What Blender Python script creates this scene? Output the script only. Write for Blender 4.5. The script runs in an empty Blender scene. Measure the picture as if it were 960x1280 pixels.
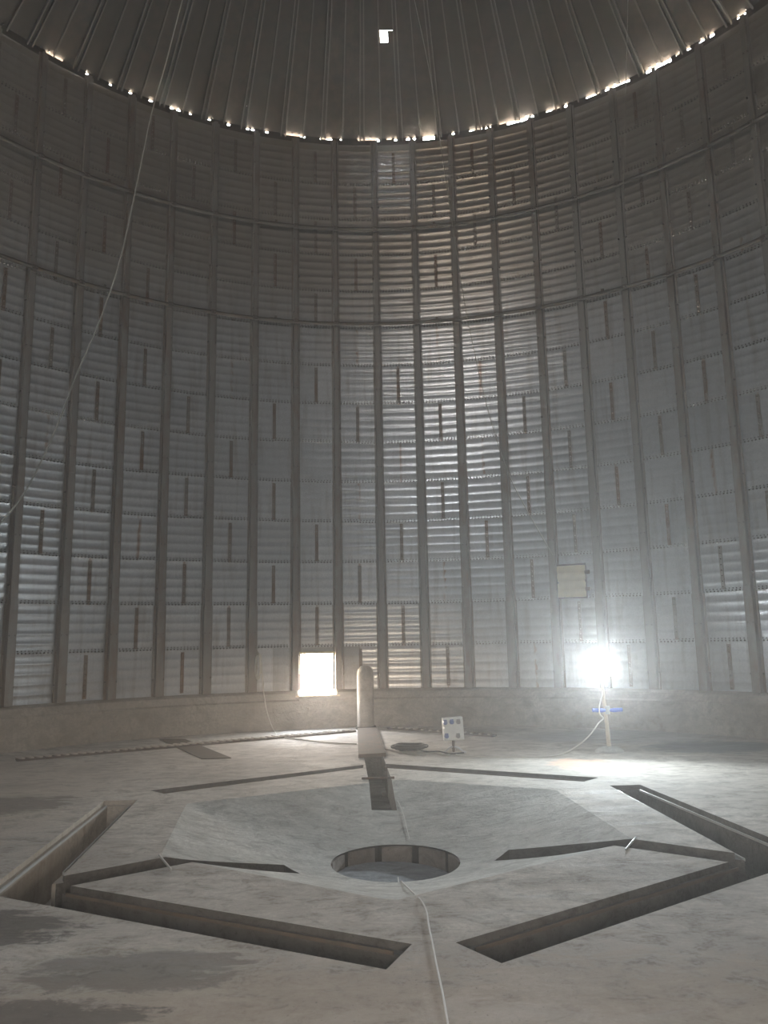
import bpy, bmesh, math, random
from math import sin, cos, pi, radians as rad, hypot, atan2, sqrt
from mathutils import Vector, Matrix, noise
random.seed(7)
S = bpy.context.scene
COL = S.collection

# ---------------------------------------------------------------- camera
FPX, PITCH, ROLL = 958.8, 0.1614, 0.0182
CAM = Vector((0.0265, -7.05, 1.66))
U = Vector((1, 0, 0)); V = Vector((0, -sin(PITCH), cos(PITCH)))
RIGHT = U * cos(ROLL) - V * sin(ROLL)
UP = U * sin(ROLL) + V * cos(ROLL)
FWD = UP.cross(RIGHT)
cd = bpy.data.cameras.new('camera'); cam = bpy.data.objects.new('camera', cd); COL.objects.link(cam)
cd.sensor_fit = 'VERTICAL'; cd.sensor_height = 32; cd.sensor_width = 24; cd.lens = FPX / 1280 * 32
cd.clip_start = 0.02; cd.clip_end = 500
m = Matrix.Identity(4)
for i in range(3):
    m[i][0] = RIGHT[i]; m[i][1] = UP[i]; m[i][2] = -FWD[i]; m[i][3] = CAM[i]
cam.matrix_world = m
S.camera = cam

# ---------------------------------------------------------------- world, exposure, lamps' powers
S.view_settings.view_transform = 'Standard'; S.view_settings.look = 'None'
S.view_settings.gamma = 1; S.view_settings.use_curve_mapping = False
S.view_settings.exposure = 0.08
S.cycles.use_denoising = True
S.cycles.max_bounces = 10; S.cycles.diffuse_bounces = 5; S.cycles.glossy_bounces = 4; S.cycles.volume_bounces = 1
S.cycles.sample_clamp_indirect = 6
DAY = 140.0            # daylight seen through the hatch and the eaves
LAMP_W = 1250.0        # flood lamp (emission strength of its face)
HAZE = 0.013
w = bpy.data.worlds.new('daylight'); S.world = w; w.use_nodes = True
bgn = w.node_tree.nodes['Background']; bgn.inputs[1].default_value = DAY
_t = w.node_tree; _g = _t.nodes.new('ShaderNodeTexCoord'); _s = _t.nodes.new('ShaderNodeSeparateXYZ'); _r = _t.nodes.new('ShaderNodeValToRGB')
_t.links.new(_g.outputs['Generated'], _s.inputs[0]); _t.links.new(_s.outputs[2], _r.inputs[0]); _t.links.new(_r.outputs[0], bgn.inputs[0])
_r.color_ramp.elements[0].position = .02; _r.color_ramp.elements[0].color = (1.0, .80, .60, 1)
_r.color_ramp.elements[1].position = .75; _r.color_ramp.elements[1].color = (.72, .84, 1.0, 1)

R = 8.0                               # silo radius, axis at the origin, floor at z=0
EAVE = 12.2
SLOPE = math.tan(rad(30))
PITC = Vector((0.072, 0.20, 0))       # centre of the hopper
A0 = -0.4                             # angle of stiffener 8, one every 6 degrees

def W(x, y): return (x + 0.0265, y - 7.05)
def ray(x, y):
    return (FWD * FPX + RIGHT * (x - 480) + UP * (640 - y)).normalized()
def P(x, y, z=0.0):
    d = ray(x, y); t = (z - CAM.z) / d.z; return CAM + d * t
def PW(x, y, r=R):
    d = ray(x, y); a = d.x**2 + d.y**2; b = 2 * (CAM.x * d.x + CAM.y * d.y); c = CAM.x**2 + CAM.y**2 - r * r
    return CAM + d * ((-b + sqrt(b * b - 4 * a * c)) / 2 / a)
def PD(x, y, dist):                   # point at horizontal distance dist
    d = ray(x, y); return CAM + d * (dist / hypot(d.x, d.y))
def cyl(r, deg, z): a = rad(deg); return Vector((r * sin(a), r * cos(a), z))

# ---------------------------------------------------------------- helpers
def link(o, parent=None):
    COL.objects.link(o)
    if parent is not None: o.parent = parent
    return o
def tag(o, label=None, cat=None, group=None, kind=None):
    if label: o['label'] = label
    if cat: o['category'] = cat
    if group: o['group'] = group
    if kind: o['kind'] = kind
    return o
def empty(name, loc=(0, 0, 0), rz=0, parent=None):
    o = bpy.data.objects.new(name, None); o.location = loc; o.rotation_euler = (0, 0, rz)
    o.empty_display_size = .1
    return link(o, parent)
def make(name, bm, mat, parent=None, smooth=None, loc=None):
    me = bpy.data.meshes.new(name)
    bmesh.ops.recalc_face_normals(bm, faces=bm.faces)
    bm.to_mesh(me); bm.free()
    for mm in (mat if isinstance(mat, (list, tuple)) else [mat]): me.materials.append(mm)
    if smooth is not None:
        me.shade_smooth(); me.set_sharp_from_angle(angle=rad(smooth))
    o = bpy.data.objects.new(name, me)
    if loc is not None: o.location = loc
    return link(o, parent)
def raw(name, verts, faces, mat, parent=None, smooth=None, uvs=None):
    me = bpy.data.meshes.new(name); me.from_pydata(verts, [], faces)
    if uvs:
        l = me.uv_layers.new(name='UVMap')
        for p in me.polygons:
            for li in p.loop_indices: l.data[li].uv = uvs[me.loops[li].vertex_index]
    me.materials.append(mat)
    if smooth is not None: me.shade_smooth(); me.set_sharp_from_angle(angle=rad(smooth))
    me.validate()
    return link(bpy.data.objects.new(name, me), parent)
def again(o, parent, loc=None, rot=None, label=None):
    c = o.copy(); COL.objects.link(c); c.parent = parent
    if loc is not None: c.location = loc
    if rot is not None: c.rotation_euler = rot
    return c
def box(bm, c, s, rz=0, bevel=0, M=None):
    mt = Matrix.Translation(c) @ Matrix.Rotation(rz, 4, 'Z')
    if M is not None: mt = M @ mt
    r = bmesh.ops.create_cube(bm, size=1, matrix=mt @ Matrix.Diagonal((s[0], s[1], s[2], 1)))
    if bevel:
        es = {e for v in r['verts'] for e in v.link_edges}
        bmesh.ops.bevel(bm, geom=list(es), offset=bevel, segments=2, affect='EDGES', profile=.7)
def tube(bm, pts, r, seg=8, cap=True):
    pts = [Vector(p) for p in pts]; rings = []
    n = len(pts)
    rr = r if isinstance(r, (list, tuple)) else [r] * n
    prev = None
    for i, p in enumerate(pts):
        t = (pts[min(i + 1, n - 1)] - pts[max(i - 1, 0)]).normalized()
        if prev is None:
            a = t.orthogonal().normalized()
        else:
            a = (prev - t * prev.dot(t)).normalized()
        prev = a; b = t.cross(a)
        rings.append([bm.verts.new(p + (a * cos(2 * pi * k / seg) + b * sin(2 * pi * k / seg)) * rr[i]) for k in range(seg)])
    for i in range(n - 1):
        for k in range(seg):
            bm.faces.new((rings[i][k], rings[i][(k + 1) % seg], rings[i + 1][(k + 1) % seg], rings[i + 1][k]))
    if cap:
        bm.faces.new(rings[0][::-1]); bm.faces.new(rings[-1])
def smoothpath(pts, n=8):
    pts = [Vector(p) for p in pts]; out = []
    q = [pts[0] * 2 - pts[1]] + pts + [pts[-1] * 2 - pts[-2]]
    for i in range(1, len(q) - 2):
        for k in range(n):
            t = k / n
            out.append(.5 * ((2 * q[i]) + (q[i + 1] - q[i - 1]) * t + (2 * q[i - 1] - 5 * q[i] + 4 * q[i + 1] - q[i + 2]) * t * t
                             + (3 * q[i] - q[i - 1] - 3 * q[i + 1] + q[i + 2]) * t ** 3))
    out.append(pts[-1]); return out
def prism(bm, poly, z0, z1):
    a = [bm.verts.new((p[0], p[1], z0)) for p in poly]; b = [bm.verts.new((p[0], p[1], z1)) for p in poly]
    bm.faces.new(a[::-1]); bm.faces.new(b); n = len(poly)
    for i in range(n): bm.faces.new((a[i], a[(i + 1) % n], b[(i + 1) % n], b[i]))

# ---------------------------------------------------------------- materials
class N:
    def __init__(s, name):
        s.m = bpy.data.materials.new(name); s.m.use_nodes = True; s.t = s.m.node_tree
        s.b = s.t.nodes['Principled BSDF']
    def n(s, typ, **kw):
        x = s.t.nodes.new(typ)
        for k, v in kw.items():
            if k.startswith('i_'):
                key = k[2:].replace('_', ' ')
                x.inputs[key].default_value = v
            else: setattr(x, k, v)
        return x
    def l(s, a, b): s.t.links.new(a, b)
    def coord(s, which='Object'): return s.n('ShaderNodeTexCoord').outputs[which]
    def noise(s, vec, scale, detail=4, rough=.55, dist=0):
        x = s.n('ShaderNodeTexNoise', i_Scale=scale, i_Detail=detail, i_Roughness=rough, i_Distortion=dist)
        if vec is not None: s.l(vec, x.inputs['Vector'])
        return x.outputs['Fac']
    def mapping(s, vec, scale=(1, 1, 1), loc=(0, 0, 0), rot=(0, 0, 0)):
        x = s.n('ShaderNodeMapping'); x.inputs['Scale'].default_value = scale; x.inputs['Location'].default_value = loc
        x.inputs['Rotation'].default_value = rot; s.l(vec, x.inputs['Vector']); return x.outputs[0]
    def ramp(s, fac, stops):
        x = s.n('ShaderNodeValToRGB'); e = x.color_ramp.elements
        while len(e) < len(stops): e.new(.5)
        for i, (p, c) in enumerate(stops):
            e[i].position = p
            if not isinstance(c, (tuple, list)): c = (c, c, c)
            e[i].color = (*c, 1)
        s.l(fac, x.inputs[0]); return x.outputs[0]
    def mix(s, fac, a, b, mode='MIX'):
        x = s.n('ShaderNodeMix', data_type='RGBA', blend_type=mode)
        for sock, v in ((x.inputs[0], fac), (x.inputs[6], a), (x.inputs[7], b)):
            if isinstance(v, (int, float)): sock.default_value = v
            elif isinstance(v, (tuple, list)): sock.default_value = (*v, 1)
            else: s.l(v, sock)
        return x.outputs[2]
    def math(s, op, a, b=None, c=None):
        x = s.n('ShaderNodeMath', operation=op)
        for i, v in enumerate((a, b, c)):
            if v is None: continue
            if isinstance(v, (int, float)): x.inputs[i].default_value = v
            else: s.l(v, x.inputs[i])
        return x.outputs[0]
    def maprange(s, v, a, b, c=0, d=1, smooth=True):
        x = s.n('ShaderNodeMapRange', interpolation_type='SMOOTHSTEP' if smooth else 'LINEAR')
        x.inputs[1].default_value = a; x.inputs[2].default_value = b; x.inputs[3].default_value = c; x.inputs[4].default_value = d
        s.l(v, x.inputs[0]); return x.outputs[0]
    def bump(s, h, strength, dist=.02):
        x = s.n('ShaderNodeBump'); x.inputs['Strength'].default_value = strength; x.inputs['Distance'].default_value = dist
        s.l(h, x.inputs['Height']); s.l(x.outputs[0], s.b.inputs['Normal'])
    def set(s, **kw):
        for k, v in kw.items():
            i = s.b.inputs[{'color': 'Base Color', 'rough': 'Roughness', 'metal': 'Metallic'}.get(k, k)]
            if isinstance(v, (int, float)): i.default_value = v
            elif isinstance(v, tuple): i.default_value = (*v, 1)
            else: s.l(v, i)
        return s.m

def simple(name, c, rough=.6, metal=0, var=.18, scale=9, bump=.1):
    k = N(name); co = k.coord(); nz = k.noise(co, scale, 5)
    col = k.mix(nz, tuple(x * (1 - var) for x in c), tuple(min(1, x * (1 + var)) for x in c))
    k.bump(k.noise(co, scale * 6, 3), bump, .005)
    return k.set(color=col, rough=rough, metal=metal)

def sheet_mat(name='galvanised_sheet', r0=.46, r1=.46, dirt=.75, lo=(.33, .335, .33), hi=(.50, .515, .525)):
    k = N(name); co = k.coord('Object')
    ge = k.n('ShaderNodeNewGeometry').outputs['Position']
    rnd = k.n('ShaderNodeObjectInfo').outputs['Random']
    vor = k.n('ShaderNodeTexVoronoi', i_Scale=45.0); k.l(co, vor.inputs['Vector'])
    big = k.noise(ge, 1.1, 5, .6)
    base = k.mix(k.ramp(rnd, [(0, 0.0), (1, 1.0)]), lo, hi)
    base = k.mix(k.ramp(big, [(.42, 0.0), (.7, dirt)]), base, (.30, .27, .23))          # dust
    # streaks run down the metal
    st = k.noise(k.mapping(ge, (9, 9, .8)), 1.0, 4)
    base = k.mix(k.ramp(st, [(.52, 0.0), (.75, .45)]), base, (.26, .22, .18))
    uv = k.n('ShaderNodeSeparateXYZ'); k.l(k.coord('UV'), uv.inputs[0])
    edge = k.maprange(k.math('ABSOLUTE', k.math('SUBTRACT', uv.outputs[0], .5)), .455, .49)
    drip = k.noise(k.mapping(ge, (14, 14, 3)), 1, 4)
    rust = k.math('MULTIPLY', k.math('MULTIPLY', edge, k.maprange(drip, .38, .6)), k.maprange(rnd, .35, .8))
    base = k.mix(k.math('MULTIPLY', rust, .8), base, (.30, .15, .07))
    sz = k.n('ShaderNodeSeparateXYZ'); k.l(ge, sz.inputs[0])       # browner and less metallic towards the top of the wall
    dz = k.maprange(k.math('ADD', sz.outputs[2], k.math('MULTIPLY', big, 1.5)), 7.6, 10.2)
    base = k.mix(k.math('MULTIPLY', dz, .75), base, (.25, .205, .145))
    k.bump(k.noise(ge, 3.0, 2), .12, .010)
    rough = r0
    base = k.mix(k.maprange(vor.outputs['Color'], .2, .8, 0, .22), base, tuple(x * .6 for x in lo))       # zinc spangle
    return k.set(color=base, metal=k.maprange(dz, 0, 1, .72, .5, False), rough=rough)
def rusty_mat(name, c, rust=.5, metal=.5, rough=.5):
    k = N(name); ge = k.n('ShaderNodeNewGeometry').outputs['Position']
    rnd = k.n('ShaderNodeObjectInfo').outputs['Random']
    nz = k.noise(k.mapping(ge, (6, 6, 2.2)), 1, 6, .65)
    amt = k.math('MULTIPLY', k.ramp(nz, [(.38, 0.0), (.68, 1.0)]), k.maprange(rnd, 0, 1, rust * .4, rust * 1.3))
    base = k.mix(amt, c, (.20, .125, .08))
    k.bump(k.noise(ge, 30, 3), .15, .006)
    return k.set(color=base, metal=metal, rough=rough)
def concrete(name, dark, light, stains=True, warm=(.33, .28, .22), vein=.35):
    k = N(name); ge = k.n('ShaderNodeNewGeometry').outputs['Position']
    a = k.noise(ge, .55, 6, .62, .6); b = k.noise(k.mapping(ge, (1, 3.2, 1), rot=(0, 0, .25)), 1.5, 8, .62, 1.4)
    c = k.noise(ge, 26, 4, .6); fine = k.noise(ge, 140, 2)
    col = k.mix(k.ramp(a, [(.38, 0.0), (.60, 1.0)]), dark, light)
    e_ = k.noise(k.mapping(ge, (1, 1.6, 2)), 3.6, 9, .76, .5)
    col = k.mix(k.ramp(b, [(.40, 0.0), (.56, .0), (.70, .75)]), col, warm)
    col = k.mix(k.ramp(b, [(.28, .55), (.42, 0.0)]), col, tuple(x * .45 for x in dark))
    col = k.mix(k.ramp(e_, [(.49, 0.0), (.60, vein * 2.1)]), col, tuple(x * .55 for x in warm))
    col = k.mix(k.ramp(e_, [(.34, vein), (.47, 0.0)]), col, tuple(min(1, x * 1.35) for x in light))
    col = k.mix(k.maprange(c, .42, .60, 0, .62), col, tuple(x * .7 for x in light))
    wetf = None
    if stains:
        sp = k.n('ShaderNodeSeparateXYZ'); k.l(ge, sp.inputs[0])
        def blob(x, y, rx, ry, c_, amt, lo=.75):
            nonlocal col
            dx = k.math('DIVIDE', k.math('SUBTRACT', sp.outputs[0], x), rx)
            dy = k.math('DIVIDE', k.math('SUBTRACT', sp.outputs[1], y), ry)
            d = k.math('ADD', k.math('MULTIPLY', dx, dx), k.math('MULTIPLY', dy, dy))
            d = k.math('ADD', d, k.math('ADD', k.math('MULTIPLY', k.math('SUBTRACT', b, .5), 1.6), k.math('MULTIPLY', k.math('SUBTRACT', e_, .5), 3.2)))
            f = k.maprange(d, lo * 1.15, lo * .55)
            col = k.mix(k.math('MULTIPLY', f, amt), col, c_)
            return f
        blob(.2, -4.2, 5.5, 1.5, (.33, .265, .20), .55, 1.0)
        blob(-5.5, .5, 2.5, 4.0, (.36, .30, .24), .5, 1.0)
        w1 = blob(4.75, 4.5, 1.2, .75, (.085, .088, .085), .85)
        w2 = blob(4.0, 5.8, 2.2, 1.0, (.16, .155, .15), .6)
        blob(2.55, 3.2, .5, .55, (.60, .33, .20), .6)
        blob(-4.1, 1.3, 1.0, .6, (.10, .085, .07), .65)
        blob(-2.5, -2.2, .8, .38, (.05, .045, .04), .8)
        blob(-1.3, -2.8, .7, .30, (.09, .085, .08), .6)
        blob(-1.6, -3.3, .6, .25, (.06, .055, .05), .7)
        blob(-.35, -4.05, .09, .05, (.75, .76, .78), .9)
        blob(.3, -3.6, .9, .5, (.42, .37, .31), .4)
        blob(2.6, -3.3, .5, .3, (.10, .09, .085), .6)
        wetf = k.math('MAXIMUM', w1, w2)
    pk = k.maprange(k.noise(ge, 60, 2), .66, .72)
    col = k.mix(k.math('MULTIPLY', pk, .7), col, tuple(x * .35 for x in dark))
    h = k.math('ADD', k.math('MULTIPLY', k.math('ADD', b, e_), 1.0), k.math('ADD', k.math('MULTIPLY', c, .35), k.math('MULTIPLY', fine, .08)))
    k.bump(h, .55, .03)
    rough = k.maprange(b, .3, .6, .74, .92)
    if wetf is not None: rough = k.math('SUBTRACT', rough, k.math('MULTIPLY', wetf, .35))
    return k.set(color=col, rough=rough)

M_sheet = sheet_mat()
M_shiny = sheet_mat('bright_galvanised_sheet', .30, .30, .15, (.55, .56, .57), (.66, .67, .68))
M_stud = rusty_mat('painted_stiffener', (.26, .245, .22), .6, .35, .5)
M_ring = rusty_mat('ring_tube', (.13, .12, .10), .5, .5, .5)
M_seam = rusty_mat('seam_strip', (.23, .205, .175), 1.2, .4, .5)
M_bolt = simple('bolt_steel', (.12, .11, .10), .5, .6)
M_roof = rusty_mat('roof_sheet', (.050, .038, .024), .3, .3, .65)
M_raft = rusty_mat('roof_rib', (.17, .15, .12), .3, .5, .45)
M_floor = concrete('worn_concrete', (.34, .31, .27), (.57, .53, .465))
M_cone = concrete('screed_concrete', (.35, .345, .31), (.52, .515, .47), False, (.40, .37, .33))
M_trench_shade = concrete('shaded_trench_concrete', (.05, .046, .04), (.125, .117, .105), False, (.055, .045, .037))  # shade of the channels put into the colour, far darker than the floor
M_curb = concrete('curb_concrete', (.33, .29, .24), (.45, .41, .35), False, (.24, .19, .14), .15)
M_pit = concrete('pit_block', (.15, .125, .11), (.25, .22, .20), False, (.22, .18, .15))
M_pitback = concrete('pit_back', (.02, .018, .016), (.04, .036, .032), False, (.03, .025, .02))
M_pitfloor = concrete('pit_sheet', (.22, .23, .235), (.30, .31, .315), False, (.25, .25, .25))
M_rung = simple('worn_rung', (.46, .41, .35), .8)
M_plate = rusty_mat('cover_steel', (.085, .072, .06), .3, .0, .85)
M_plate.node_tree.nodes['Principled BSDF'].inputs['Specular IOR Level'].default_value = .12
M_rust = rusty_mat('rusty_steel', (.13, .11, .10), 1.0, .5, .6)
M_galv = simple('galvanised_tube', (.50, .51, .50), .4, .6)
M_box = simple('panel_shell', (.62, .64, .62), .45, 0)
M_sock = simple('socket_blue', (.10, .15, .33), .4)
M_sockg = simple('socket_grey', (.20, .21, .22), .4)
M_blue = simple('blue_paint', (.06, .14, .60), .4)
M_black = simple('black_rubber', (.02, .02, .022), .6)
M_rope = simple('white_cord', (.74, .72, .68), .8)
M_wire = simple('pale_cable', (.58, .56, .50), .5)
M_dim = simple('dusty_rope', (.36, .34, .29), .8)
M_tan = simple('tan_panel', (.62, .53, .34), .5, .1)
M_pole = simple('pole_wood', (.52, .44, .33), .7)
M_ground = simple('outside_gravel', (.62, .55, .46), .9)

# ---------------------------------------------------------------- floor with hopper, pit and channels
TR = {k: [W(*p) for p in v] for k, v in dict(
    front_left=[(-2.76, 5.52), (-.03, 4.20), (.11, 4.52), (-2.22, 5.65), (-2.40, 5.95)],
    front_right=[(.56, 4.25), (3.15, 6.01), (2.60, 6.15), (2.50, 5.95), (.35, 4.53)],
    left=[(-3.02, 8.50), (-2.76, 5.52), (-2.36, 5.62), (-2.39, 6.05), (-2.67, 8.51)],
    right=[(2.77, 8.84), (2.43, 8.83), (2.61, 6.07), (2.62, 5.80), (3.15, 6.01)],
    back_left=[(-2.69, 9.03), (-2.48, 8.83), (-.33, 10.27), (-.33, 10.52)],
    back_right=[(-.14, 10.62), (-.14, 10.30), (2.21, 9.08), (2.44, 9.31)]).items()}
CH = dict(left=[W(-2.45, 5.64), W(-.83, 6.83)], right=[W(2.62, 5.97), W(.98, 7.15)], back=[W(-.235, 11.62), W(-.055, 8.60)])
def quad(a, b, w_):
    a = Vector(a); b = Vector(b); d = (b - a).normalized(); n = Vector((-d.y, d.x)) * w_ / 2
    return [a - n, b - n, b + n, a + n]
def inset(poly, d):
    n = len(poly); P_ = [Vector(p) for p in poly]
    area = sum(P_[i].x * P_[(i + 1) % n].y - P_[(i + 1) % n].x * P_[i].y for i in range(n))
    sg = 1 if area > 0 else -1; out = []
    for i in range(n):
        e1 = (P_[i] - P_[i - 1]).normalized(); e2 = (P_[(i + 1) % n] - P_[i]).normalized()
        n1 = Vector((-e1.y, e1.x)) * sg; n2 = Vector((-e2.y, e2.x)) * sg
        b = (n1 + n2).normalized(); out.append(P_[i] + b * d / max(.5, b.dot(n1)))
    return out
HEX_R, PIT_R, CONE_D, PIT_Z = 2.03, .575, .32, -.51
HEXV = [(2.18, 2), (2.25, 51), (2.05, 110), (2.03, 181), (2.05, 244), (2.38, 296)]    # corners of the rim
HEXP = [(r * sin(rad(a)), r * cos(rad(a))) for r, a in HEXV]
def hexr(t):                # radius of the hexagonal rim in direction t (0 = +y)
    dx, dy = sin(t), cos(t)
    for i in range(6):
        (ax, ay), (bx, by) = HEXP[i], HEXP[(i + 1) % 6]
        ex, ey_ = bx - ax, by - ay; den = dx * ey_ - dy * ex
        if abs(den) < 1e-9: continue
        s_ = (ax * ey_ - ay * ex) / den; u_ = (ax * dy - ay * dx) / den
        if s_ > 0 and -1e-6 <= u_ <= 1 + 1e-6: return s_
    return HEX_R
def rim(k, t):              # k 0 = rim, 1 = pit edge
    kk = k * k * (3 - 2 * k)
    return hexr(t) * (1 - k) * (1 - kk * .0) + PIT_R * k + (HEX_R * .93 - hexr(t)) * kk * (1 - k)
def cone_z(k): return -CONE_D * (1 - (1 - k) ** 1.25)
def surf_z(x, y):
    dx, dy = x - PITC.x, y - PITC.y; r = hypot(dx, dy); t = atan2(dx, dy)
    if r >= hexr(t): return 0.0
    if r < PIT_R: return PIT_Z
    lo, hi = 0., 1.
    for _ in range(30):
        k = (lo + hi) / 2
        if rim(k, t) > r: lo = k
        else: hi = k
    return cone_z(lo)
def PS(x, y, off=0.0):      # point where a sight line meets the concrete
    d = ray(x, y); t = 3.0
    while t < 18:
        p = CAM + d * t
        if p.z <= surf_z(p.x, p.y): break
        t += .01
    return Vector((p.x, p.y, surf_z(p.x, p.y) + off))

def segd(p, a, b):
    a = Vector(a); b = Vector(b); q = b - a; u = max(0, min(1, (p - a).dot(q) / q.dot(q))); return (p - a - q * u).length
def nearest(c):
    p = Vector((c.x, c.y)); best = (9, None)
    for key, poly in TR.items():
        n = len(poly); d = min(segd(p, poly[i], poly[(i + 1) % n]) for i in range(n))
        best = min(best, (d, key))
    for key, (a, b) in CH.items(): best = min(best, (max(0, segd(p, a, b) - .05), 'branch_' + key))
    return best[1]
def build_floor():
    base = bmesh.new(); prism(base, [cyl(8.25, a * 3, 0)[:2] for a in range(120)], -1.0, 0)
    o = make('floor', base, [M_floor, M_cone, M_trench_shade, M_pit])
    def cut(bm):
        bmesh.ops.recalc_face_normals(bm, faces=bm.faces)
        me = bpy.data.meshes.new('cut'); bm.to_mesh(me); bm.free()
        c = bpy.data.objects.new('cut', me); COL.objects.link(c)
        md = o.modifiers.new('b', 'BOOLEAN'); md.operation = 'DIFFERENCE'; md.solver = 'EXACT'; md.object = c
        dg = bpy.context.evaluated_depsgraph_get(); dg.update()
        nm = bpy.data.meshes.new_from_object(o.evaluated_get(dg))
        o.modifiers.clear(); o.data = nm; bpy.data.objects.remove(c)
    # funnel and pit: one lofted cutter
    bm = bmesh.new(); SEG, K = 96, 12; rings = []
    def ringat(rf, z): return [bm.verts.new((PITC.x + rf(2 * pi * i / SEG) * sin(2 * pi * i / SEG), PITC.y + rf(2 * pi * i / SEG) * cos(2 * pi * i / SEG), z)) for i in range(SEG)]
    rings.append(ringat(lambda t: hexr(t), .3))
    for j in range(K + 1):
        k = j / K; rings.append(ringat(lambda t: rim(k, t), cone_z(k)))
    rings.append(ringat(lambda t: PIT_R + .02, cone_z(1) - .012)); rings.append(ringat(lambda t: PIT_R + .02, PIT_Z))
    for a, b in zip(rings, rings[1:]):
        for i in range(SEG): bm.faces.new((a[i], a[(i + 1) % SEG], b[(i + 1) % SEG], b[i]))
    bm.faces.new(rings[0]); bm.faces.new(rings[-1]); cut(bm)
    for key, poly in TR.items():
        bm = bmesh.new(); prism(bm, poly, -.045, .2); cut(bm)
        ip = inset(poly, .05)
        bm = bmesh.new(); prism(bm, ip, -.43, .1); cut(bm)
    for key, (a, b) in CH.items():
        bm = bmesh.new(); prism(bm, quad(a, b, .27), -.40 if key != 'back' else -.36, .2); cut(bm)
    # sort the faces into floor, funnel, pit and trench
    me = o.data; groups = {'floor': [], 'hopper_slope': [], 'pit_lining': [], 'channel_left': []}
    for key in list(TR) + ['branch_' + q for q in CH]: groups['channel_' + key] = []
    for p in me.polygons:
        c = p.center; dx, dy = c.x - PITC.x, c.y - PITC.y; r = hypot(dx, dy); t = atan2(dx, dy)
        if c.z > -.001 or c.z < -.9 or hypot(c.x, c.y) > 8: g = 'floor'
        elif r < PIT_R + .03 and c.z < -CONE_D - .001: g = 'pit_lining'
        elif r < hexr(t) and abs(c.z - surf_z(c.x, c.y)) < .03 and p.normal.z > .5: g = 'hopper_slope'
        else: g = 'channel_' + nearest(c)
        groups[g].append(p)
    for g in [q for q in groups if q != 'floor']:
        mat = {'hopper_slope': M_cone, 'pit_lining': M_pitback, 'channel_left': M_curb}.get(g, M_trench_shade)  # left channel gets a paler concrete to look lit, the others a darkened one
        idx = {}; vs = []; fs = []
        for p in groups[g]:
            f = []
            for vi in p.vertices:
                if vi not in idx: idx[vi] = len(vs); vs.append(me.vertices[vi].co[:])
                f.append(idx[vi])
            fs.append(f)
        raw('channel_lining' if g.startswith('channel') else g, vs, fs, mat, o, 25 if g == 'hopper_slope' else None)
    keep = {p.index for p in groups['floor']}
    bm = bmesh.new(); bm.from_mesh(me); bm.faces.ensure_lookup_table()
    bmesh.ops.delete(bm, geom=[f for f in bm.faces if f.index not in keep], context='FACES')
    nm = bpy.data.meshes.new('floor'); bm.to_mesh(nm); bm.free(); nm.materials.append(M_floor); o.data = nm
    for p in nm.polygons: p.material_index = 0
    tag(o, 'worn grey concrete silo floor with a hexagon of open channels', kind='structure')
    return o
floor = build_floor()
# concrete blocks lining the pit
for i in range(10):
    bm = bmesh.new(); a0 = i * 36 + 23.75; a1 = a0 + 28.5
    n = 6; vv = []
    for j in range(n + 1):
        a = rad(a0 + (a1 - a0) * j / n); r1 = PIT_R - .012 + .004 * (i % 3); r2 = PIT_R + .035
        vv.append([bm.verts.new((PITC.x + r * sin(a), PITC.y + r * cos(a), z)) for r, z in ((r1, PIT_Z), (r1, -CONE_D - .02), (r2, -CONE_D - .02), (r2, PIT_Z))])
    for a, b in zip(vv, vv[1:]):
        for q in range(4): bm.faces.new((a[q], a[(q + 1) % 4], b[(q + 1) % 4], b[q]))
    bm.faces.new(vv[0]); bm.faces.new(vv[-1])
    make('pit_block', bm, M_pit, floor)
bm = bmesh.new(); bmesh.ops.create_cone(bm, cap_ends=True, segments=40, radius1=.56, radius2=.56, depth=.02)
pf = make('pit_cover', bm, M_pitfloor, floor, loc=(PITC.x - .03, PITC.y, PIT_Z + .03)); pf.rotation_euler = (.0, .03, 0)
# steel edging in the rebates of the ring channels
for key in TR:
    bm = bmesh.new(); poly = TR[key]; ip = [Vector((*p, 0)) for p in inset(poly, .052)]
    longest = sorted(range(len(ip)), key=lambda i: -(ip[i] - ip[(i + 1) % len(ip)]).length)[:2]
    for i in longest:
        a, b = ip[i], ip[(i + 1) % len(ip)]
        d = (b - a); L = d.length; rz = atan2(d.y, d.x); mid = (a + b) / 2
        box(bm, (mid.x, mid.y, -.041), (L * .97, .012, .02), rz)
    make('steel_edging', bm, M_galv if key in ('left', 'right') else M_plate, floor)
# rods laid over the two front channels at the rim and one over the back channel
def rod(pa, pb, r, mat, label, z=.012):
    bm = bmesh.new(); a = P(*pa, z); b = P(*pb, z); mid = (a + b) / 2
    tube(bm, [a - mid, b - mid], r, 8); o = make('steel_rod', bm, mat, None, 40, loc=mid); return tag(o, label, 'rod')
rod((199, 1069), (214, 1087), .008, M_galv, 'thin pale rod lying across the left channel at the hopper rim')
rod((795, 1047), (782, 1062), .008, M_galv, 'thin pale rod lying across the right channel at the hopper rim')
rod((452, 973), (493, 972), .014, M_rust, 'dark rusty rod lying across the open back channel')

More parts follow.
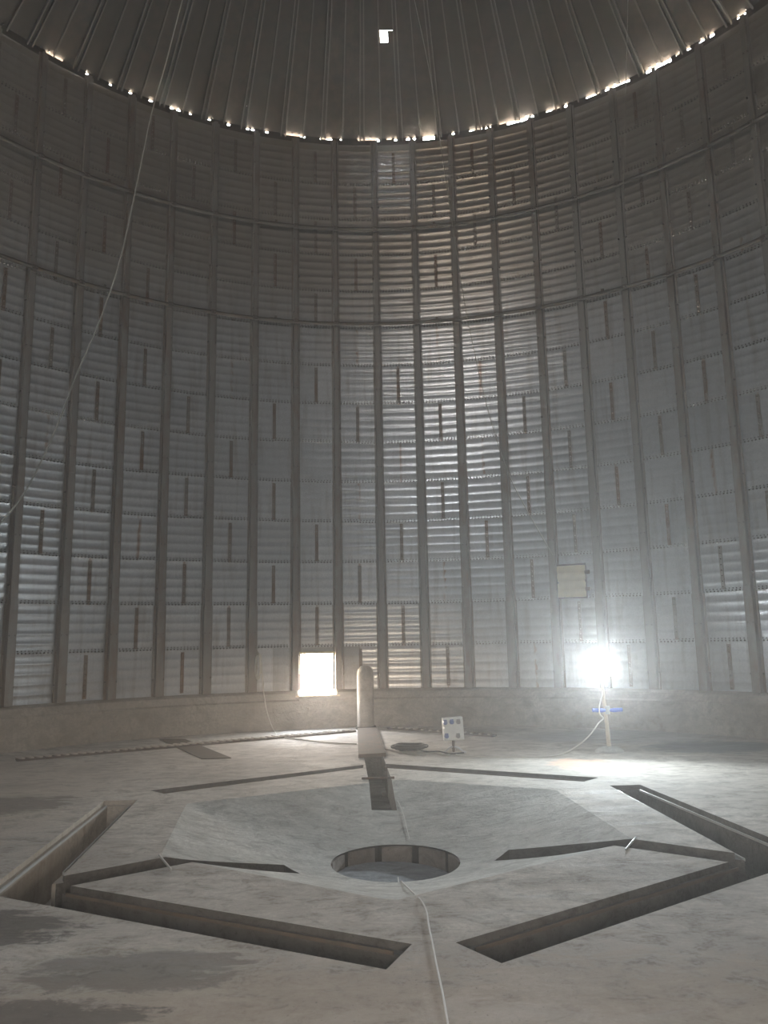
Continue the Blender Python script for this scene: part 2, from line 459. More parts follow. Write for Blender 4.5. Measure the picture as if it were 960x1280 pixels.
# ---------------------------------------------------------------- concrete ring under the wall
HA, HB = -11.95, -6.8          # hatch opening, degrees
bm = bmesh.new(); angs = sorted(set([float(a) for a in range(-180, 181, 3)] + [HA, HB])); prev = None
def prof(lo):
    if lo: return [(7.84, -.02), (7.84, .55), (7.86, .575), (8.45, .575), (8.45, -.3)]
    return [(7.84, -.02), (7.845, .50), (7.875, .53), (7.9, .64), (7.99, .69), (8.45, .69), (8.45, -.3)]
for a, b in zip(angs, angs[1:]):
    pr = prof(HA - .01 <= a < HB - .01)
    va = [bm.verts.new(cyl(r, a, z)) for r, z in pr]; vb = [bm.verts.new(cyl(r, b, z)) for r, z in pr]
    for i in range(len(pr)): bm.faces.new((va[i], vb[i], vb[(i + 1) % len(pr)], va[(i + 1) % len(pr)]))
    bm.faces.new(va); bm.faces.new(vb[::-1])
bmesh.ops.remove_doubles(bm, verts=bm.verts, dist=1e-5)
wall_base = make('wall_base', bm, M_curb, None, 30)
tag(wall_base, 'stained concrete ring wall carrying the corrugated sheets', kind='structure')

# ---------------------------------------------------------------- corrugated wall
DA, DB, DZ = 177.5, 182.4, 1.9        # unseen doorway, added behind the viewer for fill daylight
ROW, Z0, NR = .806, .68, 14
PIT_C = ROW / 5; AMP = .0055
wall_back = tag(empty('wall_back'), 'curved corrugated galvanised wall of bolted sheets with vertical stiffeners', kind='structure')
wall_front = tag(empty('wall_front'), 'curved corrugated galvanised wall behind the viewer', kind='structure')
def corr(z): return AMP * (abs(sin(pi * z / PIT_C)) ** .8 * 2 - 1)
def sheet_mesh(h, half=6.12, skip=None, nseg=8, zoff=0.0, rr=0.0, a_c=0):
    nz = int(round(h / PIT_C * 8)); vs = []; uvs = []; fs = []
    cols = [-half + 2 * half * i / nseg for i in range(nseg + 1)]
    zs = [h * j / nz for j in range(-3, nz + 1)]; nz += 3
    if skip:
        cols = sorted(set([round(c, 4) for c in cols] + [round(skip[0], 4), round(skip[1], 4)]))
    for z in zs:
        for c in cols:
            vs.append(cyl(R + rr + corr(z) + (.010 - .014 * z / h), c, z)[:]); uvs.append(((c + half) / 2 / half, z / h))
    n = len(cols)
    for j in range(nz):
        for i in range(n - 1):
            if skip and skip[0] - .01 <= cols[i] < skip[1] - .01 and zs[j + 1] <= skip[2] + .015: continue
            fs.append((j * n + i, j * n + i + 1, (j + 1) * n + i + 1, (j + 1) * n + i))
    return vs, fs, uvs
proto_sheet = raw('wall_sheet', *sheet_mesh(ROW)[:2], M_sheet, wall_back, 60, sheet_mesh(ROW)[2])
# row of bolts along the top seam, and the rusty lap strip on one edge
bm = bmesh.new()
def boltat(bm, a, z, r=.010, d=.014, rr=R - .016):
    bmesh.ops.create_cone(bm, cap_ends=True, segments=6, radius1=r, radius2=r * .6, depth=d,
                          matrix=Matrix.Rotation(-rad(a), 4, 'Z') @ Matrix.Translation((0, rr, z)) @ Matrix.Rotation(pi / 2, 4, 'X'))
for i in range(28): boltat(bm, -5.8 + i * 11.6 / 27, .016, .015, .016, R - .019)
for i in range(28): boltat(bm, -5.7 + i * 11.4 / 27, .052, .011, .016, R - .022)
proto_bolts = make('bolt_row', bm, M_bolt, proto_sheet); proto_bolts['kind'] = 'stuff'
bm = bmesh.new(); n = 20; vv = []
for j in range(n + 1):
    z = .04 + (ROW - .08) * j / n
    vv.append([bm.verts.new(cyl(R - .006 + corr(z) * .9 - d, a, z)) for a, d in ((-6.22, 0), (-6.20, .006), (-5.78, .006), (-5.76, 0))])
for a, b in zip(vv, vv[1:]):
    for q in range(3): bm.faces.new((a[q], a[q + 1], b[q + 1], b[q]))
for i in range(8): boltat(bm, -6.0, .08 + i * .092, .012, .02, R - .025)
proto_seam = make('lap_strip', bm, M_seam, proto_sheet, 40)
def seam_ang(j): return A0 + 6 * (j + .5 - 8)
first = True; sheets = []; shiny = None
for r_ in range(NR):
    j0 = -4 if r_ % 2 else -3
    for s in range(12):
        j = j0 + 2 * s; mid = seam_ang(j) + 6; 
        hatch = (r_ == 0 and seam_ang(j) < HA and seam_ang(j + 2) > HB)
        if hatch:
            vs, fs, uvs = sheet_mesh(ROW, skip=(HA - mid, HB - mid, 1.37 - Z0))
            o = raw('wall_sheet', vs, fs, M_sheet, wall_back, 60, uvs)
        elif first: o = proto_sheet; first = False
        else: o = again(proto_sheet, wall_back)
        o.location = (0, 0, Z0 + r_ * ROW)
        o.rotation_euler = (random.gauss(0, .0006), random.gauss(0, .0006), -rad(mid))
        if o is not proto_sheet:
            if not r_ == 0: again(proto_bolts, o)
            if random.random() < .68: again(proto_seam, o).scale = (1, 1, 1)
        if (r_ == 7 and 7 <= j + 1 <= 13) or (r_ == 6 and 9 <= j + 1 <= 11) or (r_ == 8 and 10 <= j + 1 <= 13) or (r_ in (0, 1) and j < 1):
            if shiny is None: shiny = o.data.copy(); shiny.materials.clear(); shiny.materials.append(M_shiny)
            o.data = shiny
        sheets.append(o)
# plain top band up to the eave
vs, fs, uvs = [], [], []
def band(name, a0, a1, z0, z1, rr, mat, parent, step=2, nz=1, hole=None):
    vs = []; uvs = []; fs = []; n = int((a1 - a0) / step) + 1
    for k in range(nz + 1):
        for i in range(n + 1):
            z = z0 + (z1 - z0) * k / nz
            vs.append(cyl(R + rr + (corr(z - Z0) if nz > 1 else 0), a0 + (a1 - a0) * i / n, z)[:]); uvs.append((.5, .5))
    for k in range(nz):
        for i in range(n):
            am_ = a0 + (a1 - a0) * (i + .5) / n; zm_ = z0 + (z1 - z0) * (k + .5) / nz
            if hole and hole[0] < am_ < hole[1] and zm_ < hole[2]: continue
            fs.append((k * (n + 1) + i, k * (n + 1) + i + 1, (k + 1) * (n + 1) + i + 1, (k + 1) * (n + 1) + i))
    return raw(name, vs, fs, mat, parent, 60, uvs)
TOPZ = Z0 + NR * ROW
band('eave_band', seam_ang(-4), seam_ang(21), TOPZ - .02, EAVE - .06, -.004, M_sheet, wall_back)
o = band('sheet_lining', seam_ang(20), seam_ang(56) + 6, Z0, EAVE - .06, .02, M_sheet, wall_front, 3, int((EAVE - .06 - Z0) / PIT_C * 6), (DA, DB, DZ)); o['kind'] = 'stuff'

# eave closure with the gaps that let daylight in (degrees seen in the photograph)
gap_px = [(57, 78, .035), (107, 110, .05), (136, 139, .05), (161, 165, .05), (186, 190, .05), (212, 225, .045), (236, 239, .04), (260, 263, .05),
          (284, 287, .06), (308, 311, .06), (314, 317, .06), (332, 335, .05), (355, 378, .035), (379, 381, .05), (400, 415, .045), (425, 428, .04), (447, 471, .035),
          (472, 474, .06), (483, 490, .03), (493, 496, .06), (508, 512, .06), (516, 519, .07), (529, 543, .10), (565, 568, .05), (587, 603, .04), (607, 609, .05),
          (612, 614, .06), (624, 633, .03), (634, 658, .08), (659, 662, .09), (664, 667, .05), (683, 702, .04), (706, 710, .07), (733, 750, .045), (757, 784, .055), (784, 787, .07),
          (808, 835, .08), (836, 839, .09), (845, 850, .04), (859, 863, .06), (876, 881, .05), (888, 893, .07), (922, 933, .05)]
ey = {55: 68, 111: 95, 163: 118, 218: 138, 268: 155, 320: 165, 372: 172, 418: 176, 465: 178, 515: 175, 563: 168, 612: 161, 660: 150, 712: 133, 760: 115, 815: 88, 870: 58, 930: 22}
exs = sorted(ey)
def eave_y(x):
    for a, b in zip(exs, exs[1:]):
        if x <= b or b == exs[-1]: return ey[a] + (ey[b] - ey[a]) * (x - a) / (b - a)
gaps = []
for x0, x1, h in gap_px:
    a = PW(x0, eave_y(x0)); b = PW(x1, eave_y(x1))
    gaps.append((math.degrees(atan2(a.x, a.y)), math.degrees(atan2(b.x, b.y)), h))
bm = bmesh.new()
def closure(a0, a1, ztop):
    if a1 - a0 < .01: return
    n = max(1, int((a1 - a0) / 2))
    for i in range(n):
        p, q = a0 + (a1 - a0) * i / n, a0 + (a1 - a0) * (i + 1) / n
        v = [bm.verts.new(cyl(r, a, z)) for a, r, z in ((p, R - .01, EAVE - .09), (q, R - .01, EAVE - .09), (q, R - .01, ztop), (p, R - .01, ztop))]
        bm.faces.new(v)
zt = EAVE + .10
cur = -180.0
for a, b, h in gaps:
    closure(cur, a, zt); closure(a, b, EAVE + .066 - h); cur = b
closure(cur, 180, zt)
tag(make('eave_closure', bm, M_roof, wall_back), None)

# stiffeners
def stud_bm(z0, z1, simple_=False):
    bm = bmesh.new()
    secs = [(z0, .70 + 1.59, .075, .105), (2.27, 4.66, .062, .090), (4.62, 8.06, .055, .080), (8.02, z1, .046, .066)]
    for a, b, wd, dp in secs:
        pr = [(-wd - .035, .0), (-wd - .035, .01), (-wd, .012), (-wd * .82, dp), (wd * .82, dp), (wd, .012), (wd + .035, .01), (wd + .035, .0)]
        va = [bm.verts.new((t, R - .012 - d, a)) for t, d in pr]; vb = [bm.verts.new((t, R - .012 - d, b)) for t, d in pr]
        n = len(pr)
        for i in range(n): bm.faces.new((va[i], va[(i + 1) % n], vb[(i + 1) % n], vb[i]))
        bm.faces.new(va); bm.faces.new(vb)
    # splice sleeves
    for z, wd, dp in ((2.28, .068, .118), (4.64, .058, .10), (8.04, .05, .088)):
        box(bm, (0, R - .012 - dp / 2, z), (wd * 2 * .86, dp, .20), bevel=.006)
    return bm
proto_stud = make('stiffener', stud_bm(.69, EAVE - .02), M_stud, wall_back)
bm = bmesh.new()
for k in range(15):
    z = .98 + k * ROW
    wd = .045 if z > 2.3 else .06; dp = .095 if z < 2.3 else .078 if z < 8 else .06
    for sx in (-1, 1):
        bmesh.ops.create_cone(bm, cap_ends=True, segments=6, radius1=.017, radius2=.012, depth=.03,
                              matrix=Matrix.Translation((sx * wd * (.75 if k % 2 else 1.6), R - .012 - (dp if k % 2 else .03), z)) @ Matrix.Rotation(pi / 2, 4, 'X'))
proto_sb = make('bolt_row', bm, M_bolt, proto_stud); proto_sb['kind'] = 'stuff'
first = True
for k in range(60):
    a = A0 + 6 * (k - 8)
    far = -5 <= k <= 21 or k >= 56
    if k == 38: continue
    if first: o = proto_stud; first = False
    else:
        o = again(proto_stud, wall_back if far else wall_front)
        if far: again(proto_sb, o)
    o.rotation_euler = (0, 0, -rad(a) + random.gauss(0, .0008))

# wind rings on the stiffeners
for zr in (1.66 + 6.35, 1.66 + 8.44):
    bm = bmesh.new(); rr = R - .125
    NS = 120; seg = 8; rings = []
    for i in range(NS):
        a = i * 3.0; c = cyl(rr, a, zr + .012 * noise.noise(Vector((a * .05, zr, 0)))); o_ = cyl(1, a, 0)
        rings.append([bm.verts.new(c + o_ * (.037 * cos(2 * pi * k / seg)) + Vector((0, 0, .037 * sin(2 * pi * k / seg)))) for k in range(seg)])
    for i in range(NS):
        for k in range(seg): bm.faces.new((rings[i][k], rings[i][(k + 1) % seg], rings[(i + 1) % NS][(k + 1) % seg], rings[(i + 1) % NS][k]))
    ring = make('wind_ring', bm, M_ring, wall_back, 50)
    cl = None
    for k in range(-2, 20):
        a = A0 + 6 * (k - 8)
        if cl is None:
            bm = bmesh.new()
            box(bm, (0, rr + .0, 0), (.10, .075, .085), bevel=.01); box(bm, (0, rr + .05, .05), (.05, .09, .03))
            tube(bm, [(-.028, rr - .03, 0), (-.028, rr - .065, 0)], .012, 6); tube(bm, [(.028, rr - .03, 0), (.028, rr - .065, 0)], .012, 6)
            cl = make('ring_clamp', bm, M_ring, ring); c = cl
        else: c = again(cl, ring)
        c.location = (0, 0, zr); c.rotation_euler = (0, 0, -rad(a))
        if k % 4 == 1:
            bm = bmesh.new(); am = a + 3
            tube(bm, [cyl(rr, am - .9, zr), cyl(rr, am, zr), cyl(rr, am + .9, zr)], .044, 8)
            box(bm, cyl(rr - .01, am, zr + .055), (.05, .04, .05), -rad(am))
            make('ring_coupling', bm, M_ring, ring, 50)

# ---------------------------------------------------------------- roof
ceiling = tag(empty('ceiling'), 'dark conical sheet metal roof with radial ribs', kind='structure')
RE = R + .015; ZR = EAVE + .05
def roof_pt(r, t, up=0.0): return Vector((t * r / RE, r, ZR + (RE - r) * SLOPE + up))   # local: axis at the origin, +y outward, t = offset at the eave
WD = RE * math.tan(rad(3.0))
def roof_panel(hole=None):
    vs = []; fs = []; ts = [-WD, -WD * .93, -WD * .86, -.03, 0, .03, WD * .86, WD * .93, WD]
    ups = [-.02, -.02, 0, 0, -.01, 0, 0, -.02, -.02]
    rs = [RE, RE - .15, 7, 6, 5, 4.5, 4.3, 4, 3, 2, 1, .35]
    if hole: rs = sorted(set(rs + [hole[0], hole[1]]), reverse=True); ts = ts[:3] + [-.10, .03] + ts[6:] if False else ts
    for r in rs:
        for t, u in zip(ts, ups): vs.append(roof_pt(r, t, u * min(1, (r + .5) / 3))[:])
    n = len(ts)
    for j in range(len(rs) - 1):
        for i in range(n - 1):
            if hole and (i == hole[2] or (hole[2] == 'all' and 1 <= i <= 6)) and rs[j] <= hole[1] + .001 and rs[j + 1] >= hole[0] - .001: continue
            fs.append((j * n + i, j * n + i + 1, (j + 1) * n + i + 1, (j + 1) * n + i))
    return vs, fs
pp_used = False
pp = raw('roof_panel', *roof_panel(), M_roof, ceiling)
bm = bmesh.new()
for sx in (-1, 1):
    v = []
    for r in (RE - .02, .4):
        for t, u in ((WD + sx * .045 - .012, 0), (WD + sx * .045 + .012, 0), (WD + sx * .045 + .012, -.075), (WD + sx * .045 - .012, -.075)):
            v.append(bm.verts.new((t - WD + WD * r / RE if False else t * r / RE, r, ZR + (RE - r) * SLOPE + u - .012)))
    for i in range(4): bm.faces.new((v[i], v[(i + 1) % 4], v[4 + (i + 1) % 4], v[4 + i]))
    bm.faces.new(v[:4]); bm.faces.new(v[4:])
pr_ = make('roof_rib', bm, M_raft, ceiling)
bm = bmesh.new()
v = [bm.verts.new((t * r / RE, r, ZR + (RE - r) * SLOPE + u - .02)) for r in (RE - .02, .4) for t, u in ((-.012, 0), (.012, 0), (.012, -.045), (-.012, -.045))]
for i in range(4): bm.faces.new((v[i], v[(i + 1) % 4], v[4 + (i + 1) % 4], v[4 + i]))
bm.faces.new(v[:4]); bm.faces.new(v[4:])
pm_ = make('seam_rib', bm, M_raft, ceiling)
# small square opening in the roof: where the sight line at (480, 46) meets the cone
d = ray(480, 46); t = 5.0
while True:
    p = CAM + d * t
    if p.z > ZR + (RE - hypot(p.x, p.y)) * SLOPE: break
    t += .01
ha = math.degrees(atan2(p.x, p.y)); hr = hypot(p.x, p.y)
kh = round((ha - A0) / 6 - .5 + .5)
for k in range(60):
    a = A0 + 6 * k + 1.2
    if k in (33, 34):                      # open manhole by the eave, behind and above the viewer
        mano = Matrix.Rotation(-rad(A0 + 6 * 33.5 + 1.2), 4, 'Z') @ roof_pt(7.05, 0, .06)
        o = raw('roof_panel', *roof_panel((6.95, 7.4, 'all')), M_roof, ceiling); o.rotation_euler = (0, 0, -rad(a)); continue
    if abs((a - ha + 180) % 360 - 180) <= 3:
        c_off = rad(ha - a) * RE
        o = raw('roof_panel', *roof_panel((hr - .10, hr + .08, 2 if c_off < 0 else 5)), M_roof, ceiling)
        # narrow the opening to its real width with two patches
        vs, fs = [], []
        lo, hi = (-WD * .86, -.03) if c_off < 0 else (.03, WD * .86)
        for x0, x1 in ((lo, c_off - .07 * RE / hr), (c_off + .07 * RE / hr, hi)):
            if x1 <= x0: continue
            b = len(vs)
            for r in (hr - .10, hr + .08):
                for x_ in (x0, x1): vs.append(roof_pt(r, x_, -.004)[:])
            fs.append((b, b + 1, b + 3, b + 2))
        pt_ = raw('roof_patch', vs, fs, M_roof, ceiling); pt_.rotation_euler = (0, 0, -rad(a))
    elif not pp_used: o = pp; pp_used = True
    else: o = again(pp, ceiling)
    o.rotation_euler = (0, 0, -rad(a))
    q = pr_ if k == 0 else again(pr_, ceiling); q.rotation_euler = (0, 0, -rad(a) + random.gauss(0, .001))
    q = pm_ if k == 0 else again(pm_, ceiling); q.rotation_euler = (0, 0, -rad(a))
bm = bmesh.new(); bmesh.ops.create_cone(bm, cap_ends=True, segments=32, radius1=.6, radius2=.4, depth=.25)
make('roof_cap', bm, M_roof, ceiling, loc=(0, 0, ZR + RE * SLOPE - .2))

# ---------------------------------------------------------------- hatch in the wall (open) and the ground outside
hm = (HA + HB) / 2
hz = empty('door_1', (0, 0, 0)); tag(hz, 'small square open hatch at the foot of the wall, blazing with daylight', kind='structure')
bm = bmesh.new(); M0 = Matrix.Rotation(-rad(hm), 4, 'Z'); hw = rad(HB - HA) / 2 * R
for sx in (-1, 1): box(bm, (sx * (hw + .018), R + .04, .97), (.04, .16, .84), bevel=.004, M=M0)
box(bm, (0, R + .04, 1.385), (2 * hw + .08, .16, .04), bevel=.004, M=M0)
box(bm, (0, R - .02, .585), (2 * hw + .12, .26, .03), bevel=.005, M=M0)
make('hatch_frame', bm, M_tan, hz)
bm = bmesh.new(); i0 = [bm.verts.new(cyl(8.40, a * 6, 0)) for a in range(60)]; i1 = [bm.verts.new(cyl(60, a * 6, 0)) for a in range(60)]
for i in range(60): bm.faces.new((i0[i], i0[(i + 1) % 60], i1[(i + 1) % 60], i1[i]))
tag(make('ground', bm, M_ground, None, loc=(0, 0, -.31)), 'bright bare ground outside the hatch', kind='structure')
la = bpy.data.lights.new('hatch_daylight_portal', 'AREA'); la.shape = 'RECTANGLE'; la.size = 2 * hw; la.size_y = .8
la.cycles.is_portal = True
lo = link(bpy.data.objects.new('hatch_daylight_portal', la)); c = cyl(R + .10, hm, .975); lo.location = c
lo.rotation_euler = Vector((c.x, c.y, 0)).to_track_quat('Z', 'Y').to_euler()

def portal(c, sx, sy, name):
    la = bpy.data.lights.new(name, 'AREA'); la.shape = 'RECTANGLE'; la.size = sx; la.size_y = sy; la.cycles.is_portal = True
    lo = link(bpy.data.objects.new(name, la)); lo.location = c; return lo
dm = (DA + DB) / 2; dw = rad(DB - DA) / 2 * R
dr = tag(empty('fill_doorway'), 'open doorway added in the unseen wall behind the viewer for fill light', kind='structure'); M0 = Matrix.Rotation(-rad(dm), 4, 'Z')
bm = bmesh.new()
for sx in (-1, 1): box(bm, (sx * (dw + .06), R - .0, (.69 + DZ) / 2), (.14, .20, DZ - .69), bevel=.006, M=M0)
box(bm, (0, R - .0, DZ + .07), (2 * dw + .26, .20, .16), bevel=.006, M=M0)
make('fill_door_frame', bm, M_stud, dr)
lo = portal(cyl(R + .12, dm, (.69 + DZ) / 2), 2 * dw, DZ - .69, 'fill_doorway_portal'); c = lo.location
lo.rotation_euler = Vector((c.x, c.y, 0)).to_track_quat('Z', 'Y').to_euler()
lo = portal(mano, 1.75, 1.1, 'manhole_daylight_portal'); lo.rotation_euler = Vector((mano.x * .5 / 7, mano.y * .5 / 7, .866)).to_track_quat('Z', 'Y').to_euler()
# closed hatch, tan, higher up on the right
bm = bmesh.new(); A1, A2, zb, ztp = 23.85, 27.75, 2.31, 2.92; n = 24; vv = []
am = (A1 + A2) / 2
for j in range(n + 1):
    z = zb + (ztp - zb) * j / n; dd = .022 * abs(sin(pi * (z - zb) / .153))
    vv.append([bm.verts.new(cyl(R - .04 - dd, A1 + (A2 - A1) * i / 4, z)) for i in range(5)])
for a, b in zip(vv, vv[1:]):
    for i in range(4): bm.faces.new((a[i], a[i + 1], b[i + 1], b[i]))
ch = make('hatch_cover', bm, M_tan, None, 40); tag(ch, 'closed tan corrugated hatch cover on the wall above the flood lamp', 'hatch')
bm = bmesh.new()
for a in (A1, A2): tube(bm, [cyl(R - .035, a, zb - .02), cyl(R - .035, a, ztp + .02)], .018, 6)
for z in (zb, ztp): tube(bm, [cyl(R - .035, A1 + (A2 - A1) * i / 4, z) for i in range(5)], .018, 6)
make('hatch_rim', bm, M_rust, ch)
for z in (zb + .15, ztp - .15):
    bm = bmesh.new(); box(bm, (0, 0, 0), (.09, .05, .07), bevel=.008)
    o = make('hinge', bm, M_rust, ch, loc=cyl(R - .06, A2 + .25, z)); o.rotation_euler = (0, 0, -rad(A2))

# ---------------------------------------------------------------- pipe by the wall
pb = Vector((-.38, 7.50, 0)); 
bm = bmesh.new(); tube(bm, [(0, 0, 0), (0, 0, .98), (0, .01, 1.06), (0, .03, 1.11)], [.155, .155, .14, .09], 24)
pipe = make('standpipe', bm, M_curb, None, 40, loc=pb); tag(pipe, 'stout upright pipe stub against the wall right of the bright hatch', 'pipe')
bm = bmesh.new(); bmesh.ops.create_cone(bm, cap_ends=True, segments=24, radius1=.19, radius2=.19, depth=.05, matrix=Matrix.Translation((0, 0, .025)))
make('base_flange', bm, M_plate, pipe)

# ---------------------------------------------------------------- cover plates and slotted track
def plate(px, th, name, label, z=0.0):
    pts = [P(x, y, th) for x, y in px]; c = sum(pts, Vector()) / 4
    bm = bmesh.new(); prism(bm, [(p.x - c.x, p.y - c.y) for p in pts], 0, th)
    o = make(name, bm, M_plate, None, loc=(c.x, c.y, z)); tag(o, label, 'cover plate'); return o
cp = plate([(447, 910), (471, 909), (482, 941), (448, 943)], .05, 'cover_plate', 'long dark steel plate covering the channel between pipe and hopper')
f0 = plate([(199, 924), (231, 923.5), (289, 947), (252, 948)], .012, 'cover_plate', 'thin dark steel plate flush in the floor under the slotted track at left')
def track(pa, pb_, wd, n, label, yaw=.55):
    a = P(*pa); b = P(*pb_); L = (b - a).length; d = (b - a).normalized(); rz = atan2(d.y, d.x)
    t = empty('slotted_track', (a.x, a.y, 0), rz); tag(t, label, 'floor track', 'slotted tracks on the floor')
    for s in (-1, 1):
        bm = bmesh.new(); box(bm, (L / 2, s * wd / 2, .015), (L, .022, .028), bevel=.004); make('rail', bm, M_rust, t)
    bm = bmesh.new(); box(bm, (L / 2, 0, .006), (L, wd, .01)); make('track_bed', bm, M_black, t)
    bm = bmesh.new(); box(bm, (0, 0, .036), (.05, wd * 1.05, .022), yaw * .5, bevel=.003)
    r0 = make('rung', bm, M_rung, t)
    for i in range(n):
        o = r0 if i == 0 else again(r0, t); o.location = ((i + .5) * L / n, 0, 0)
    return t
track((20, 951), (442, 914.5), .19, 46, 'long slotted steel track running over the floor left of the pipe')
track((487, 911), (618, 921), .14, 13, 'short slotted steel track running over the floor behind the socket box')

# ---------------------------------------------------------------- socket box on its stand
sb = P(567, 941); t = empty('socket_box', (sb.x, sb.y, 0), rad(4)); tag(t, 'pale grey socket box on a short post standing on the floor', 'electrical box')
dpx = (sb - CAM).length
bw, bh = 25 / FPX * 11.2, 27 / FPX * 11.2; bz = .16 + bh / 2 + .02
MB = Matrix.Translation((0, 0, bz)) @ Matrix.Rotation(rad(-3), 4, 'Y')
bm = bmesh.new(); box(bm, (0, 0, 0), (bw, .13, bh), bevel=.012, M=MB); make('shell', bm, M_box, t, 40)
bm = bmesh.new(); box(bm, (0, -.066, 0), (bw * .93, .012, bh * .93), bevel=.004, M=MB); make('front_plate', bm, M_box, t)
for x, z, mt in ((-.115, .10, M_sock), (-.02, .10, M_sock), (.075, .095, M_sockg), (-.11, -.09, M_sock), (.055, -.10, M_sockg), (-.112, .02, M_box)):
    bm = bmesh.new(); bmesh.ops.create_cone(bm, cap_ends=True, segments=14, radius1=.034, radius2=.028, depth=.05, matrix=MB @ Matrix.Translation((x, -.09, z)) @ Matrix.Rotation(pi / 2, 4, 'X'))
    box(bm, (x, -.085, z + .03), (.05, .03, .016), M=MB)
    make('socket', bm, mt, t, 40)
bm = bmesh.new(); tube(bm, [(0, 0, .015), (0, 0, bz - bh / 2 + .01)], .02, 10); make('post', bm, M_rust, t, 40)
for s in (-1, 1):
    bm = bmesh.new(); tube(bm, [(0, 0, .09), (s * .07, -.03, .07), (s * .14, -.06, .02), (s * .17, -.07, .012)], .013, 8); make('foot', bm, M_galv, t, 40)
    bm = bmesh.new(); tube(bm, [(0, 0, .09), (s * .05, .08, .06), (s * .07, .16, .012)], .013, 8); make('foot', bm, M_galv, t, 40)

# ---------------------------------------------------------------- flood lamp on its pole
def spread(name, loc, label, aim, head, hr_, power, color, clamp=True):
    t = empty(name, (loc[0], loc[1], 0)); tag(t, label, 'lamp')
    h = Vector(head) - Vector((loc[0], loc[1], 0)); d = (Vector(aim) - Vector(head)).normalized()
    q = d.to_track_quat('Z', 'Y').to_matrix().to_4x4(); MH = Matrix.Translation(h) @ q
    bm = bmesh.new()
    bmesh.ops.create_uvsphere(bm, u_segments=20, v_segments=10, radius=.24)
    for v in bm.verts:
        v.co.z = max(v.co.z * .35, .0); v.co.x *= .85; v.co.y *= .6
    make('base', bm, M_cone, t, 40)
    bm = bmesh.new(); tube(bm, [(0, 0, .03), (h.x * .3, h.y * .3, h.z * .35), (h.x, h.y, h.z - hr_ * .8)], [.03, .027, .024], 12); make('pole', bm, M_pole, t, 40)
    bm = bmesh.new()
    bmesh.ops.create_cone(bm, cap_ends=True, segments=32, radius1=hr_ * .75, radius2=hr_ * 1.06, depth=.09, matrix=MH @ Matrix.Translation((0, 0, -.055)))
    for i in range(9): box(bm, (-hr_ * .6 + i * hr_ * .15, 0, -.12), (.008, hr_ * 1.1, .05), M=MH)
    make('housing', bm, M_black, t, 40)
    bm = bmesh.new(); bmesh.ops.create_cone(bm, cap_ends=True, segments=32, radius1=hr_, radius2=hr_, depth=.008, matrix=MH @ Matrix.Translation((0, 0, -.004)))
    k = N(name + '_glow'); k.b.inputs['Base Color'].default_value = (1, 1, 1, 1)
    k.b.inputs['Emission Color'].default_value = (*color, 1); k.b.inputs['Emission Strength'].default_value = power
    make('lens', bm, k.m, t)
    bm = bmesh.new(); arc = [MH @ Vector((hr_ * 1.12 * cos(a), 0, -hr_ * .9 * sin(a) * .6 - .02)) for a in [pi * i / 12 for i in range(13)]]
    tube(bm, arc, .012, 8); make('yoke', bm, M_black, t, 40)
    if clamp:
        for s in (-1, 1):
            bm = bmesh.new(); tube(bm, [(s * .03, -.02, .575), (s * .09, -.02, .575), (s * .21, -.02, .58)], [.02, .03, .026], 10); make('clamp_bar', bm, M_blue, t, 40)
        bm = bmesh.new(); tube(bm, [(0, -.02, .52), (0, -.02, .63)], .036, 10); make('clamp_collar', bm, M_galv, t, 40)
    return t
lb = P(762, 940); lh = PD(751, 836, hypot(lb.x - CAM.x, lb.y - CAM.y))
spread('flood_lamp', lb, 'glaring white flood lamp on a pole with a blue clamp bar', (lh.x - 2.9, -7.0, 7.0), lh, .155, LAMP_W, (.84, .94, 1.0))

# ---------------------------------------------------------------- cords and cables
def cord(name, pts, r, mat, label, cat='cable', smooth_=True, seg=6):
    pts = smoothpath(pts, 6) if smooth_ else pts; c = Vector(pts[0]); c = Vector(c)
    bm = bmesh.new(); tube(bm, [Vector(p) - c for p in pts], r, seg)
    o = make(name, bm, mat, None, 60, loc=c); return tag(o, label, cat)
px = [(561, 1290), (559, 1278), (553, 1243), (545, 1206), (541, 1184), (536, 1160), (533, 1141), (526, 1128), (515, 1117), (505, 1107)]
pts = [PS(x, y, .012) for x, y in px]; e = pts[-1]
pts += [Vector((e.x - .02, PITC.y - PIT_R + .03, -CONE_D - .01)), Vector((e.x - .03, PITC.y - PIT_R + .07, PIT_Z + .06)), Vector((PITC.x + .02, PITC.y, PIT_Z + .058))]
cord('white_cord', pts, .0055, M_rope, 'white cord lying from the front edge of the floor into the pit', 'cord')
pts = [PS(x, y, .008) for x, y in [(497, 1002), (501, 1010), (505, 1022), (509, 1038), (512, 1050)]]
cord('thin_cord', pts, .0022, M_rope, 'thin pale cord on the far hopper slope behind the pit', 'cord')
# power cable from the wall
a5 = A0 + 6 * (5 - 8)
def floorpts(L, off=.014): return [P(x, y, off) for x, y in L]
hang = [PW(322, 812, 7.86), PW(327, 835, 7.86), PW(330, 868, 7.8), PW(335, 893, 7.74)]
cord('power_cable', hang + floorpts([(343, 914), (352, 921), (380, 925), (420, 929), (446, 930)]), .012, M_wire, 'pale cable dropping from the wall left of the hatch and crossing the floor')
bm = bmesh.new(); cc = PW(323, 832, 7.84)
for j in range(4):
    ph = random.random(); pts = []
    for i in range(25):
        a = 2 * pi * i / 24; pts.append(Vector((.045 * cos(a) * (1 + .3 * ph), .02 * sin(a * 2 + j) - .02 * j, .22 * sin(a) + .05 * (ph - .5))))
    tube(bm, pts, .017, 6, False)
o = make('cable_bundle', bm, M_wire, None, 60, loc=cc); tag(o, 'looped bundle of cable hanging on the stiffener left of the hatch', 'cable')
bm = bmesh.new(); cc = P(512, 938)
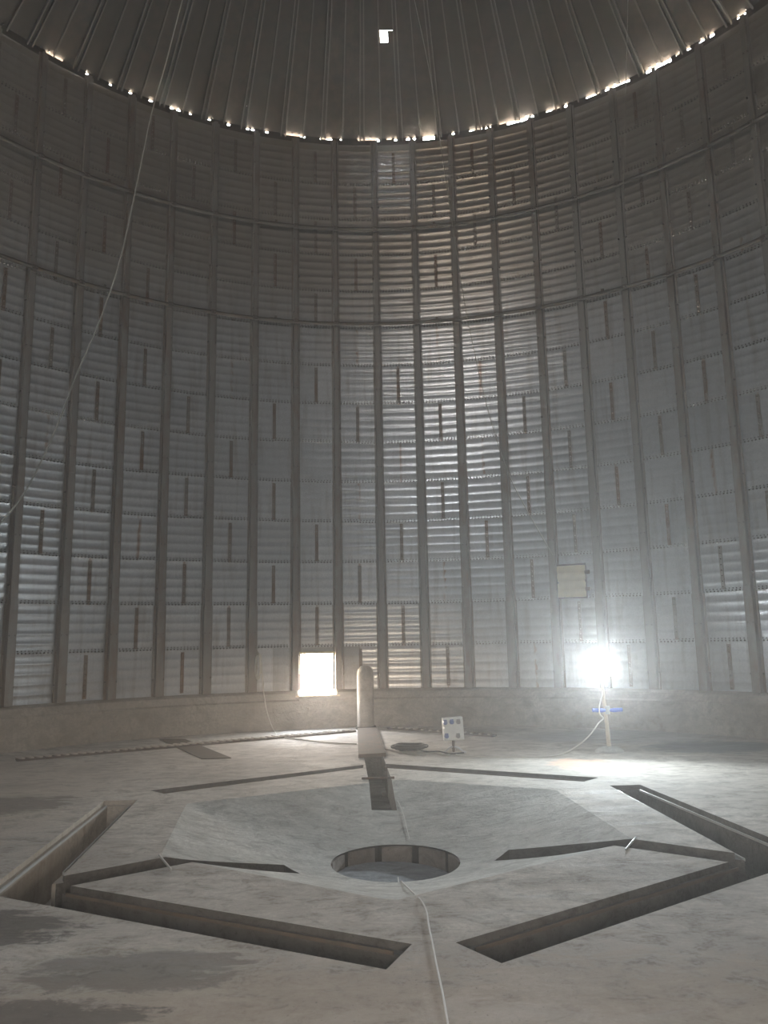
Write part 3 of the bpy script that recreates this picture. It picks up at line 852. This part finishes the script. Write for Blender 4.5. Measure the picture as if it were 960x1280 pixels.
for j in range(7):
    pts = []
    for i in range(29):
        a = 2 * pi * i / 28; rr = .12 + .022 * j % .09
        pts.append(Vector((rr * 1.3 * cos(a + j), rr * sin(a + j) + .02 * sin(j * 3), .016 + .011 * j + .006 * sin(3 * a))))
    tube(bm, pts, .012, 6, False)
o = make('cable_coil', bm, M_black, None, 60, loc=(cc.x, cc.y, 0)); tag(o, 'black coil of cable on the floor left of the socket box', 'cable')
cord('power_cable', floorpts([(481, 936), (500, 940), (520, 943), (540, 941), (557, 944), (566, 941)]), .012, M_dim, 'cable running from the coil to the foot of the socket box')
cord('power_cable', floorpts([(522, 937), (535, 940), (548, 939), (562, 942), (580, 941)], .026), .009, M_black, 'black lead lying between coil and socket box')
dl = hypot(lb.x - CAM.x, lb.y - CAM.y) - .05
L = [PD(754, 858, dl + .06), PD(752, 872, dl), PD(749, 884, dl - .03), PD(750, 893, dl - .04), PD(754, 898, dl - .03), PD(748, 904, dl - .1), PD(738, 918, dl - .2), PD(722, 932, dl - .35)]
cord('lamp_cable', L + floorpts([(700, 943), (672, 946), (640, 946), (610, 946), (585, 945), (570, 943)]), .010, M_wire, 'pale cable looping from the flood lamp down to the floor')
# ropes hanging from the roof
def rope(px, d0, d1, r, label):
    n = len(px); pts = [PD(x, y, d0 + (d1 - d0) * i / (n - 1)) for i, (x, y) in enumerate(px)]
    cord('hanging_rope', pts, r, M_dim, label, 'rope')
rope([(252, -80), (228, 0), (207, 80), (190, 140), (170, 235), (150, 325), (125, 400), (97, 465), (66, 545), (34, 610), (0, 655), (-30, 690)], 11.5, 9.0, .010, 'long slack rope hanging from the roof down the left side')
rope([(786, -80), (785, 0), (783, 80), (781, 160), (779, 238)], 12.6, 12.9, .008, 'straight rope hanging from the roof at upper right')
rope([(500, -80), (518, 0), (531, 60), (543, 125), (555, 210), (567, 290), (579, 370), (593, 440), (612, 520), (635, 590), (660, 640), (691, 694)], 12.5, 14.2, .007, 'thin rope slanting from the roof centre to the tan hatch cover')

# ---------------------------------------------------------------- dust haze in the air
bm = bmesh.new(); bmesh.ops.create_cone(bm, cap_ends=True, segments=64, radius1=7.82, radius2=7.82, depth=EAVE - .1, matrix=Matrix.Translation((0, 0, (EAVE - .1) / 2 + .003)))
k = N('dust_haze'); k.t.nodes.remove(k.b)
v = k.n('ShaderNodeVolumePrincipled'); v.inputs['Color'].default_value = (.93, .91, .88, 1); v.inputs['Density'].default_value = HAZE; v.inputs['Anisotropy'].default_value = .6
k.l(v.outputs[0], k.t.nodes['Material Output'].inputs['Volume'])
hz = make('dust_haze', bm, k.m); tag(hz, 'thin dust haze hanging in the air of the silo', 'haze', kind='stuff')
hz.display_type = 'WIRE'
